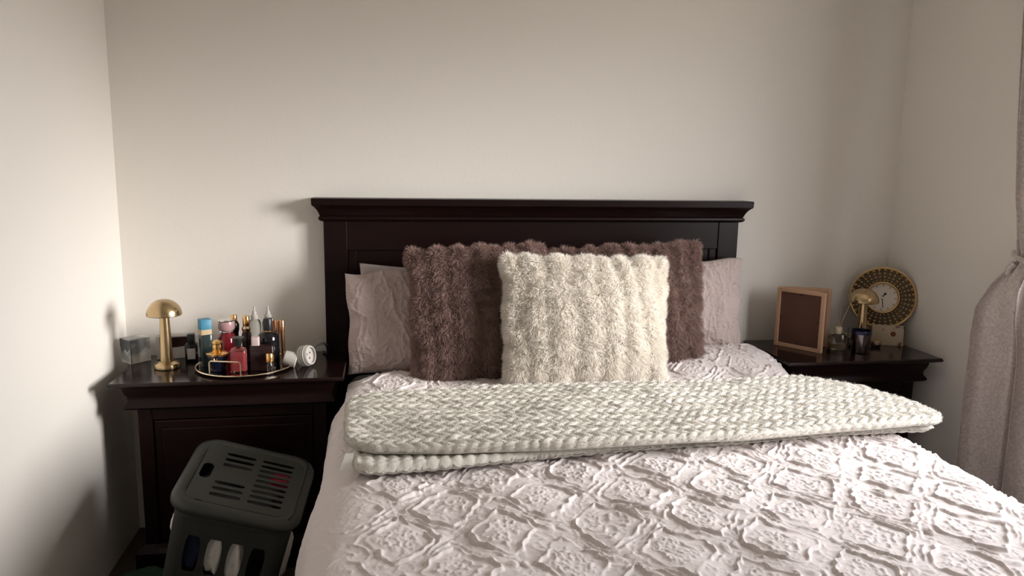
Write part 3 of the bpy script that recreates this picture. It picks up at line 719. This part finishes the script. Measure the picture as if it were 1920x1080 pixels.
bottle('perfume_bottle', (-.522, -.182, BZ), 'slim black perfume bottle with a gold top behind the rose bottle', [
    ('bottle_body', 'black_gloss', 'L', [(0,0),(.013,0),(.014,.003),(.014,.10),(.017,.112),(.017,.130),(.011,.142),(0,.142)]),
    ('cap', 'gold', 'L', [(0,.141),(.010,.141),(.0105,.143),(.0105,.162),(.009,.164),(0,.164)])])
bottle('perfume_bottle', (-.479, -.195, BZ), 'dark plum perfume bottle with a tall gold cap at the tray centre', [
    ('bottle_body', 'dark_glass', 'R', [(.026,.024,.005,0),(.030,.028,.005,.003),(.030,.028,.005,.098),(.022,.020,.006,.108)]),
    ('collar', 'pale_gold', 'L', [(0,.106),(.014,.106),(.016,.118),(.011,.126),(0,.126)]),
    ('cap', 'gold', 'L', [(0,.125),(.0105,.125),(.0115,.127),(.0115,.160),(.010,.162),(0,.162)])])
bottle('perfume_bottle', (-.410, -.318, BZ), 'flat square dark plum perfume bottle with a pale pink cap', [
    ('bottle_body', 'dark_glass', 'R', [(.072,.026,.004,0),(.076,.030,.004,.003),(.076,.030,.004,.080),(.072,.026,.006,.086)]),
    ('shoulder_rim', 'dark_glass', 'R', [(.077,.031,.004,.068),(.078,.032,.004,.070),(.077,.031,.004,.072)]),
    ('cap', 'pale_pink', 'RO', ((-.020, .0), [(.024,.022,.003,.085),(.025,.023,.003,.084),(.025,.023,.003,.112),(.023,.021,.003,.114)]))])
bottle('perfume_bottle', (-.398, -.248, BZ), 'large round-shouldered black perfume bottle with a black cap', [
    ('bottle_body', 'black_gloss', 'L', [(0,0),(.033,0),(.036,.004),(.0365,.085),(.035,.100),(.028,.112),(.016,.117),(0,.118)]),
    ('neck_ring', 'gold', 'L', [(0,.117),(.014,.117),(.014,.121),(0,.121)]),
    ('cap', 'black_matt', 'L', [(0,.121),(.0145,.121),(.015,.123),(.015,.160),(.013,.163),(0,.163)])])
bottle('perfume_vial', (-.382, -.344, BZ), 'tiny clear vial with a gold cap in front of the square bottle', [
    ('vial_body', 'clear_glass', 'L', [(0,0),(.008,0),(.009,.002),(.009,.026),(.006,.030),(.006,.034),(0,.034)]),
    ('cap', 'gold', 'L', [(0,.033),(.0125,.033),(.013,.035),(.013,.062),(.0115,.064),(0,.064)])])
for i, (x_, y_, l_) in enumerate(((-.462, -.125, 'clear spray bottle with a pointed nozzle, the left one at the tray back'), (-.416, -.118, 'clear spray bottle with a pointed nozzle, the right one at the tray back'))):
    bottle('spray_bottle', (x_, y_, BZ), l_, [
        ('bottle_body', 'clear_glass', 'L', [(0,0),(.020,0),(.0215,.003),(.0215,.118),(.018,.130),(.011,.136),(0,.136)]),
        ('collar', 'white_plastic', 'L', [(0,.135),(.0125,.135),(.0125,.150),(.010,.152),(0,.152)]),
        ('nozzle', 'white_plastic', 'L', [(0,.151),(.0085,.151),(.0075,.162),(.004,.166),(.0028,.182),(0,.183)])], group='clear spray bottles')
for i, (x_, y_, h_, l_) in enumerate(((-.398, -.172, .147, 'slim copper perfume tube, tallest and leftmost of the three'), (-.378, -.178, .140, 'slim copper perfume tube in the middle of the three'), (-.359, -.186, .142, 'slim copper perfume tube at the right end of the three'))):
    bottle('perfume_tube', (x_, y_, BZ), l_, [
        ('tube_body', 'copper', 'L', [(0,0),(.0068,0),(.0072,.001),(.0072,h_-.045),(0,h_-.045)]),
        ('cap', 'copper', 'L', [(0,h_-.045),(.0078,h_-.045),(.0080,h_-.043),(.0080,h_-.002),(.007,h_),(0,h_)])], group='copper perfume tubes')

# white plug adapter with its cord
ad = tag(empty('plug_adapter', (-.283, -.254, NZ)), 'white round plug adapter with a dark cord at the tray edge', 'adapter')
mm = Matrix.Translation((.006, -.005, .0335)) @ Matrix.Rotation(R_(-12), 4, 'Y') @ Matrix.Rotation(R_(90), 4, 'Y') @ Matrix.Rotation(R_(24), 4, 'X')
MB().lathe([(0,-.016),(.027,-.016),(.0305,-.012),(.031,.018),(.029,.022),(.025,.022),(.025,.014),(0,.014)], 40, mm).build('socket_body', 'white_plastic', ad, smooth=True)
for k in range(3):
    z0 = -.008+k*.008
    MB().lathe([(.030,z0),(.0322,z0+.001),(.0322,z0+.003),(.030,z0+.004)], 40, mm, cap=False).build('grip_ring', 'white_plastic', ad, smooth=True)
for q in ((.009, .0), (-.006, .009), (-.006, -.009)):
    MB().lathe([(0,.0138),(.0028,.0138),(.0028,.0146),(0,.0146)], 10, mm @ Matrix.Translation((q[0], q[1], 0))).build('socket_hole', 'black_matt', ad)
mm2 = Matrix.Translation((-.036, -.012, .027)) @ Matrix.Rotation(R_(18), 4, 'Y') @ Matrix.Rotation(R_(90), 4, 'Y')
MB().lathe([(0,-.022),(.018,-.022),(.021,-.019),(.0245,.010),(.0245,.016),(.022,.019),(0,.019)], 32, mm2).build('plug_body', 'white_plastic', ad, smooth=True)
MB().tube([(.030,.018,.040),(.044,.036,.056),(.058,.058,.058),(.066,.080,.045),(.068,.105,.022),(.062,.13,.0045),(.05,.16,.0045)], .004, 8).build('cord', 'grey_cord', ad, smooth=True)

ad.scale = (1.12, 1.12, 1.12)
# ------------------------------------------------------------------ right nightstand
pf = tag(empty('picture_frame', (1.573, -.121, NZ)), 'folding pine picture frame seen from its brown hardboard back', 'picture frame')
def leaf(dirv, first):
    L = Vector(dirv).length; ang = math.atan2(dirv[1], dirv[0]); H = .238; th = .018; b = .015
    mtx = Matrix.Rotation(ang, 4, 'Z')
    y0, y1 = (-th, 0) if first else (0, th)
    for bx_ in ((0, b, 0, H), (L-b, L, 0, H), (b, L-b, 0, b), (b, L-b, H-b, H)):
        MB().box(bx_[0], bx_[1], y0, y1, bx_[2], bx_[3], mtx).build('frame_rail', 'pine', pf, bevel=.0015)
    bd = MB().box(b, L-b, y0+.006, y1-.006, b, H-b, mtx).build('backboard', 'hardboard', pf)
    if first:
        for q in ((L/2, .014+b-.008), (L/2, H-b-.006), (b+.006, H/2), (L-b-.006, H/2)):
            MB().lathe([(0,0),(.004,0),(.004,.003),(0,.003)], 10, mtx @ Matrix.Translation((q[0], y0+.006, q[1])) @ Matrix.Rotation(R_(90), 4, 'X')).build('turn_clip', 'black_matt', bd)
leaf((.110, -.160), True); leaf((.184, -.074), False)

ck = tag(empty('table_clock', (2.036, -.122, NZ)), 'round gold clock with beaded sunburst rim leaning in the corner', 'clock')
cm = Matrix.Translation((0, 0, .186)) @ Matrix.Rotation(R_(-40), 4, 'Z') @ Matrix.Rotation(R_(90-12), 4, 'X')
CR = .127
def torus(R0, r0, z0, nm, mt_, seg=72):
    MB().tube([(R0*math.cos(2*PI*k/seg), R0*math.sin(2*PI*k/seg), z0) for k in range(seg)], r0, 8, True, cm).build(nm, mt_, ck, smooth=True)
torus(CR-.004, .0045, .004, 'outer_ring', 'antique_gold'); torus(.0615, .0048, .007, 'inner_ring', 'antique_gold')
MB().lathe([(0,-.006),(.060,-.006),(.060,.003),(0,.003)], 48, cm).build('dial', 'dial', ck, smooth=True)
MB().lathe([(.060,-.006),(CR-.004,-.006),(CR-.004,-.003),(.060,-.003)], 64, cm, cap=False).build('rim_plate', 'rim_brown', ck, smooth=True)
beads = MB()
bead_me = None
nb = 32
for k in range(nb):
    a = 2*PI*k/nb
    for j in range(4):
        rr_ = .0725+j*.0140; rad = .0042+.0007*j
        mb = MB().lathe([(0,-rad),(rad*.7,-rad*.7),(rad,0),(rad*.7,rad*.7),(0,rad)], 8)
        if bead_me is None or j not in bead_me:
            o = mb.build('bead', 'antique_gold', ck, smooth=True); bead_me = bead_me or {}; bead_me[j] = o.data
        else:
            o = bpy.data.objects.new('bead', bead_me[j]); COL.objects.link(o); o.parent = ck
        o.location = cm @ Vector((rr_*math.cos(a), rr_*math.sin(a), .001))
for k in range(12):
    a = 2*PI*k/12
    MB().box(-.0012, .0012, .046, .053, .003, .0036, cm @ Matrix.Rotation(a, 4, 'Z')).build('hour_mark', 'black_matt', ck)
MB().box(-.0014, .0014, -.008, .043, .0045, .0052, cm @ Matrix.Rotation(R_(188), 4, 'Z')).build('minute_hand', 'black_matt', ck)
hh = MB().box(-.002, .002, -.004, .018, .0038, .0044, cm @ Matrix.Rotation(R_(-30), 4, 'Z')); hh.lathe([(0,.0038),(.005,.0038),(.005,.0045),(0,.0045)], 12, cm @ Matrix.Rotation(R_(-30), 4, 'Z') @ Matrix.Translation((0,.019,0)))
hh.build('hour_hand', 'black_matt', ck)
MB().lathe([(0,.003),(.004,.003),(.004,.007),(0,.007)], 12, cm).build('hub', 'chrome', ck)
sm = Matrix.Rotation(R_(-40), 4, 'Z')
MB().rings([[(-.05,-.012,0),(.05,-.012,0),(.05,.020,0),(-.05,.020,0)], [(-.044,.0,.055),(.044,.0,.055),(.044,.022,.055),(-.044,.022,.055)], [(-.030,.012,.085),(.030,.012,.085),(.030,.028,.085),(-.030,.028,.085)]], True, sm).build('stand', 'pine', ck, bevel=.003)

cd = tag(empty('flower_card', (2.030, -.186, NZ), R_(-24)), 'cream card with a rust flower print below the clock', 'card')
MB().box(-.060, .060, -.004, .004, 0, .082, Matrix.Rotation(R_(-6), 4, 'X')).build('card_front', 'flower_card', cd)
MB().box(.0602, .0615, -.004, .030, 0, .080).build('card_side', 'black_matt', cd)
fl = MB()
for k in range(6):
    a = 2*PI*k/6
    fl.lathe([(0,0),(.005,0),(.005,.0006),(0,.0006)], 10, Matrix.Rotation(R_(-6), 4, 'X') @ Matrix.Translation((.020+.006*math.cos(a), -.0041, .047+.006*math.sin(a))) @ Matrix.Rotation(R_(90), 4, 'X'))
MAT['rust'] = mat('rust_print', (0.19, 0.06, 0.04), 0.8)
fl.build('flower_print', 'rust', cd)

cup = tag(empty('tealight_cup', (1.838, -.288, NZ)), 'silver mercury glass cup with a dark blue rim before the right lamp', 'candle holder')
MB().lathe([(0,0),(.028,0),(.031,.003),(.035,.045),(.037,.078),(.034,.078),(.031,.012),(0,.010)], 40).build('cup_body', 'silver', cup, smooth=True)
MB().lathe([(.0345,.076),(.0385,.076),(.0390,.086),(.0370,.090),(.0350,.089),(.0345,.076)], 40, cap=False).build('cup_rim', 'blue_rim', cup, smooth=True)
bottle('reed_diffuser', (1.779, -.224, NZ), 'square glass reed diffuser with a cream stopper between frame and lamp', [
    ('glass_body', 'clear_glass', 'R', [(.058,.042,.006,0),(.062,.046,.006,.003),(.062,.046,.006,.056),(.054,.040,.010,.062),(.028,.028,.012,.064)]),
    ('oil', 'oil', 'R', [(.052,.036,.004,.006),(.054,.038,.004,.024)]),
    ('stopper', 'cream', 'L', [(0,.063),(.015,.063),(.016,.066),(.016,.086),(.014,.090),(0,.090)]),
    ('reed', 'reed', 'T', ([(.006,0,.088),(.046,.02,.185)], .0012)),
    ('reed', 'reed', 'T', ([(.002,0,.088),(.012,.02,.165)], .0012)),
    ('reed', 'reed', 'T', ([(.004,0,.088),(.030,.02,.150)], .0012))], R_(-15), cat='diffuser', group='scents on the right nightstand')
cn = tag(empty('pillar_candle', (1.848, -.150, NZ)), 'short cream candle in a glass behind the diffuser', 'candle')
MB().lathe([(0,0),(.020,0),(.022,.003),(.022,.045),(0,.043)], 28).build('wax', 'cream', cn, smooth=True)
MB().lathe([(.0235,0),(.0245,0),(.0245,.072),(.0235,.072),(.0235,0)], 28, cap=False).build('glass', 'clear_glass', cn, smooth=True)
MB().tube([(0,0,.042),(.001,.001,.050)], .0008, 5).build('wick', 'black_matt', cn)
tl = tag(empty('trinket_pot', (1.962, -.210, NZ)), 'tiny dark round pot at the foot of the right lamp', 'pot')
MB().lathe([(0,0),(.014,0),(.019,.006),(.020,.014),(.016,.021),(.013,.021),(.012,.010),(0,.009)], 24).build('pot_body', 'silver', tl, smooth=True)
MB().lathe([(0,.0205),(.015,.0205),(.013,.026),(.003,.028),(.003,.032),(0,.033)], 24).build('lid', 'antique_gold', tl, smooth=True)

# ------------------------------------------------------------------ laundry hamper
HA = (.206, .279, -.028)
hm = tag(empty('laundry_hamper', (-.406, -.683, .464)), 'dark grey plastic laundry hamper with slotted lid tilted against the bed', 'laundry hamper')
hm.rotation_euler = HA
HW, HD, HH = .358, .338, .405
def slot_cell(mb, x0, x1, y0, y1, hx0, hx1, hy0, hy1, fmap, n=32):
    """flat cell with a stadium-shaped hole"""
    cx, cy = (hx0+hx1)/2, (hy0+hy1)/2; a, b = (hx1-hx0)/2, (hy1-hy0)/2; r = min(a, b)*.96
    pts_in, pts_out = [], []
    for k in range(n):
        t = 2*PI*k/n; c_, s_ = math.cos(t), math.sin(t); m_ = max(abs(c_), abs(s_))
        sx, sy = c_/m_, s_/m_
        pts_out.append((x0+(x1-x0)*(sx+1)/2, y0+(y1-y0)*(sy+1)/2))
        X, Y = sx*a, sy*b                                           # on the hole's box, then round its corners
        ix, iy = max(-a+r, min(a-r, X)), max(-b+r, min(b-r, Y)); dx, dy = X-ix, Y-iy; dl = math.hypot(dx, dy)
        if dl > 1e-9: X, Y = ix+dx/dl*r, iy+dy/dl*r
        pts_in.append((cx+X, cy+Y))
    vs = [fmap(*p) for p in pts_out]+[fmap(*p) for p in pts_in]
    mb.add(vs, [(k, (k+1) % n, n+(k+1) % n, n+k) for k in range(n)])
def solid(o, th, off=-1):
    md = o.modifiers.new('solid', 'SOLIDIFY'); md.thickness = th; md.offset = off; return o
def weld(o):
    bm = bmesh.new(); bm.from_mesh(o.data); bmesh.ops.remove_doubles(bm, verts=bm.verts, dist=1e-5); bmesh.ops.recalc_face_normals(bm, faces=bm.faces); bm.to_mesh(o.data); bm.free(); return o
bw0, bd0, bw1, bd1 = HW-.030, HD-.035, HW-.040, HD-.06            # body at the top / at the bottom
ztop = -.030
def bdim(z):
    t = (z-ztop)/(-HH-ztop); return bw0+(bw1-bw0)*t, bd0+(bd1-bd0)*t
def wallmap(side):
    def f(u, z):                                                    # u in -1..1 across the flat of that side
        w, d = bdim(z); r = .042
        if side == 'f': return (u*(w/2-r), -d/2, z)
        if side == 'b': return (-u*(w/2-r), d/2, z)
        if side == 'l': return (-w/2, -u*(d/2-r), z)
        return (w/2, u*(d/2-r), z)
    return f
body = MB()
for side, n in (('f', 4), ('b', 4), ('l', 3), ('r', 3)):
    fm = wallmap(side)
    for k in range(n):
        u0 = -1+2*k/n; u1 = u0+2/n; du = (u1-u0)*.14
        slot_cell(body, u0, u1, -.095-.185, -.095, u0+du, u1-du, -.095-.150, -.112, fm)
        body.add([fm(u0, ztop), fm(u1, ztop), fm(u1, -.095), fm(u0, -.095)], [(0, 1, 2, 3)])
        body.add([fm(u0, -.28), fm(u1, -.28), fm(u1, -HH), fm(u0, -HH)], [(0, 1, 2, 3)])
for (sx, sy, a0) in ((1, -1, 270), (1, 1, 0), (-1, 1, 90), (-1, -1, 180)):
    zs = [ztop, -.095, -.28, -HH]; rows = []
    for z in zs:
        w, d = bdim(z); r = .042
        rows.append([(sx*(w/2-r)+r*math.cos(R_(a0+90*k/8)), sy*(d/2-r)+r*math.sin(R_(a0+90*k/8)), z) for k in range(9)])
    vs = [p for r_ in rows for p in r_]
    body.add(vs, [(i*9+k, i*9+k+1, (i+1)*9+k+1, (i+1)*9+k) for i in range(3) for k in range(8)])
wq, dq = bdim(-HH); body.add(rrect(wq, dq, .042, -HH, 8), [list(range(36))])
bo = weld(body.build('hamper_body', 'basket', hm)); solid(bo, .004)
# rim band just under the lid
rb = MB(); rb.rings([rrect(HW-.030, HD-.030, .06, -.055, 8), rrect(HW-.024, HD-.024, .06, -.052, 8), rrect(HW-.020, HD-.020, .06, -.022, 8), rrect(HW-.030, HD-.030, .055, -.022, 8), rrect(HW-.040, HD-.040, .055, -.055, 8)], cap=False)
rb.build('hamper_rim', 'basket', hm, smooth=True)
# lid: rounded skirt + inset plate with slots
sk = MB(); sk.rings([rrect(HW+.006, HD+.006, .068, -.026, 8), rrect(HW+.006, HD+.006, .068, -.012, 8), rrect(HW-.002, HD-.002, .066, -.003, 8), rrect(HW-.020, HD-.020, .060, .002, 8), rrect(HW-.050, HD-.050, .050, .0035, 8), rrect(HW-.060, HD-.060, .046, .0005, 8), rrect(HW-.064, HD-.064, .044, .0005, 8)], cap=False)
lid = solid(sk.build('lid_skirt', 'basket', hm, smooth=True), .003)
pl = MB(); fm = lambda x, y: (x, y, .0012)
PX0, PX1, PY0, PY1 = -(HW-.062)/2, (HW-.062)/2, -(HD-.062)/2, (HD-.062)/2
xh0, xm, xr = -.095, .012, .128
slot_cell(pl, PX0+.003, xh0, -.045, .045, -.136, -.104, -.036, .036, fm)
for y0, y1 in ((PY0+.004, -.045), (.045, PY1-.004)): pl.add([fm(PX0+.003, y0), fm(xh0, y0), fm(xh0, y1), fm(PX0+.003, y1)], [(0, 1, 2, 3)])
def slots(x0, x1, y0, y1, n, m):
    for k in range(n):
        a_ = y0+(y1-y0)*k/n; b_ = a_+(y1-y0)/n; g = (b_-a_)*.22
        slot_cell(pl, x0, x1, a_, b_, x0+m, x1-m, a_+g, b_-g, fm)
slots(xh0, xm, -.112, -.030, 3, .010); slots(xh0, xm, .030, .112, 3, .010)
pl.add([fm(xh0, -.030), fm(xm, -.030), fm(xm, .030), fm(xh0, .030)], [(0, 1, 2, 3)])
slots(xm, xr, -.112, .112, 9, .010)
for y0, y1 in ((PY0, -.112), (.112, PY1)): pl.add([fm(xh0, y0), fm(xr, y0), fm(xr, y1), fm(xh0, y1)], [(0, 1, 2, 3)])
pl.add([fm(xr, PY0+.004), fm(PX1, PY0+.010), fm(PX1, PY1-.010), fm(xr, PY1-.004)], [(0, 1, 2, 3)])
po_ = solid(weld(pl.build('lid_plate', 'basket', hm)), .003)
MB().tube([(HW/2-.030, -HD/2+.025, .0035), (HW/2-.022, -HD/2+.05, .0035), (HW/2-.022, HD/2-.05, .0035), (HW/2-.030, HD/2-.025, .0035)], .003, 6).build('lid_hinge', 'black_matt', hm, smooth=True)

# laundry inside: crumpled lumps, placed in the hamper's own frame
HM = Matrix.Translation((-.406, -.683, .464)) @ (Matrix.Rotation(HA[2], 4, 'Z') @ Matrix.Rotation(HA[1], 4, 'Y') @ Matrix.Rotation(HA[0], 4, 'X'))
def garment(mt_, label, c, size, seed, rot=(0, 0, 0), world_frame=False, name='garment', floor=None):
    n, m_ = 48, 32
    th, ph = np.meshgrid(np.linspace(0, 2*PI, n, endpoint=False), np.linspace(.05, PI-.05, m_), indexing='ij')
    D = np.stack([np.cos(th)*np.sin(ph), np.sin(th)*np.sin(ph), np.cos(ph)], -1)
    q = 1+.22*fbm(D[..., 0]*2.2+seed*7+D[..., 2]*1.7, D[..., 1]*2.2+seed*3-D[..., 2], seed, 2)+.10*ridged(D[..., 0]*3+seed+D[..., 2]*2, D[..., 1]*3+D[..., 2]*2.5, seed+1, 4)
    sup = (np.abs(D)**3.2).sum(-1, keepdims=True)**(-1/3.2)
    P = D*sup*q[..., None]*np.array(size)/2
    V = P.reshape(-1, 3); F = grid_faces(n, m_, wrap_u=True)
    Rr = (Matrix.Translation(c) @ Matrix.Rotation(rot[2], 4, 'Z') @ Matrix.Rotation(rot[1], 4, 'Y') @ Matrix.Rotation(rot[0], 4, 'X'))
    W = Rr if world_frame else HM @ Rr
    me = np_mesh(name, V, F)
    bm = bmesh.new(); bm.from_mesh(me); bmesh.ops.holes_fill(bm, edges=bm.edges, sides=0); bmesh.ops.recalc_face_normals(bm, faces=bm.faces); bm.to_mesh(me); bm.free()
    o = link(name, me, mt_); o.matrix_world = W
    return tag(o, label, 'clothing', 'clothes in the laundry hamper' if not world_frame else None)
garment('cloth_navy', 'navy blue garment behind the leftmost hamper slots', (-.098, -.085, -.18), (.060, .085, .14), 1)
garment('cloth_white', 'white garment filling the second hamper slot, lower and bulky', (-.031, -.092, -.185), (.056, .085, .15), 2)
garment('cloth_white', 'white garment filling the third hamper slot from the left', (.031, -.092, -.190), (.056, .085, .16), 3)
garment('cloth_grey', 'dark grey garment filling the back of the hamper', (0, .055, -.20), (.24, .11, .26), 4)
garment('cloth_grey', 'crumpled grey garment under the hamper lid slots', (-.01, .02, -.055), (.22, .17, .05), 7)
garment('cloth_red', 'small red garment showing through the right lid slots', (.095, .060, -.030), (.060, .045, .030), 5)
garment('cloth_white', 'white garment poking out of the hamper side toward the bed', (.150, -.055, -.190), (.050, .075, .16), 6)
garment('cloth_white', 'small white garment bulging from the hamper side by the wall', (-.152, -.050, -.150), (.045, .06, .06), 8)
garment('cloth_orange', 'scrap of orange patterned cloth low in the hamper side', (.135, -.060, -.275), (.030, .045, .04), 9)
garment('cloth_green', 'dark green cloth crumpled on the floor by the left nightstand', (-.790, -.455, .034), (.13, .08, .060), 3, (0, 0, .15), True, 'floor_cloth')

# ------------------------------------------------------------------ curtain
cu = tag(empty('curtain', (2.06, -.85, .03)), 'grey beige satin curtain tied back at the right edge', 'curtain')
CO = Vector((2.06, -.85, .03))
def curtain_fabric():
    zs = np.concatenate([np.linspace(.03, .90, 70), np.linspace(.905, 1.24, 80), np.linspace(1.25, 2.38, 90)])
    nu = 260; u = np.linspace(0, 1, nu)
    keyz = [.03, .35, .60, .85, .95, 1.03, 1.09, 1.115, 1.14, 1.20, 1.31, 1.5, 1.9, 2.38]
    left = [-.585,-.585,-.585,-.590,-.610,-.665,-.725,-.745,-.742,-.730,-.700,-.670,-.630,-.610]
    right = [-1.02,-1.02,-1.02,-1.01,-.98,-.93,-.88,-.865,-.875,-.89,-.91,-.93,-.96,-.98]
    amp = [.085,.085,.085,.083,.078,.060,.032,.018,.020,.026,.034,.042,.048,.050]
    L = np.interp(zs, keyz, left); Rr = np.interp(zs, keyz, right); A = np.interp(zs, keyz, amp)
    U, Z = np.meshgrid(u, zs, indexing='ij')
    Y = L[None, :]+(Rr-L)[None, :]*U
    ph = PI*.9 + U*2*PI*2.4 + .5*np.sin(U*6+Z*1.1)+.25*np.sin(Z*2.2)
    bel = np.interp(zs, [.03,.8,.93,1.02,1.115,1.2,1.6,2.4], [.0,.012,.03,.028,0,.006,.006,0])[None, :]
    X = 2.052 - A[None, :]*(np.cos(ph)*.55+.22*np.cos(ph*2+1)) - bel*np.sin(PI*U)
    Y = Y + A[None, :]*.22*np.sin(ph*2)
    gather = np.exp(-((Z-1.115)/.11)**2)
    X = X - gather*.007*np.sin(U*60+Z*20)
    P = np.stack([X, Y, Z], -1).reshape(-1, 3)-np.array(CO)
    return np_mesh('curtain_fabric', P, grid_faces(nu, len(zs)))
cf_ = link('curtain_fabric', curtain_fabric(), 'curtain', cu); solid(cf_, .0015, 0)
tb = MB(); tp = []
for k in range(40):
    a = 2*PI*k/40
    tp.append((2.066+.034*math.cos(a)-CO.x, -.805+.075*math.sin(a)-CO.y, 1.115+.020*math.sin(a)-CO.z))
tb.tube(tp, .010, 8, True); tb.build('tieback', 'curtain', cu, smooth=True)
tb2 = MB(); tb2.tube([(2.030-CO.x, -.765-CO.y, 1.105-CO.z), (2.022-CO.x, -.752-CO.y, 1.088-CO.z), (2.03-CO.x, -.742-CO.y, 1.07-CO.z)], .010, 8); tb2.build('tieback_knot', 'curtain', cu, smooth=True)
rod = tag(empty('curtain_rod', (2.066, -1.72, 2.40)), 'curtain rod above the window', 'curtain rod')
MB().tube([(0, -1.25, 0), (0, 1.25, 0)], .012, 14).build('rod', 'brass', rod, smooth=True)
for s in (-1, 1):
    MB().lathe([(0,0),(.018,.004),(.024,.02),(.018,.036),(0,.04)], 18, Matrix.Translation((0, s*1.25, 0)) @ Matrix.Rotation(R_(-90*s), 4, 'X')).build('finial', 'brass', rod, smooth=True)
    MB().box(-.008, XR-2.066, s*1.15-.008, s*1.15+.008, -.008, .008).build('bracket', 'brass', rod)
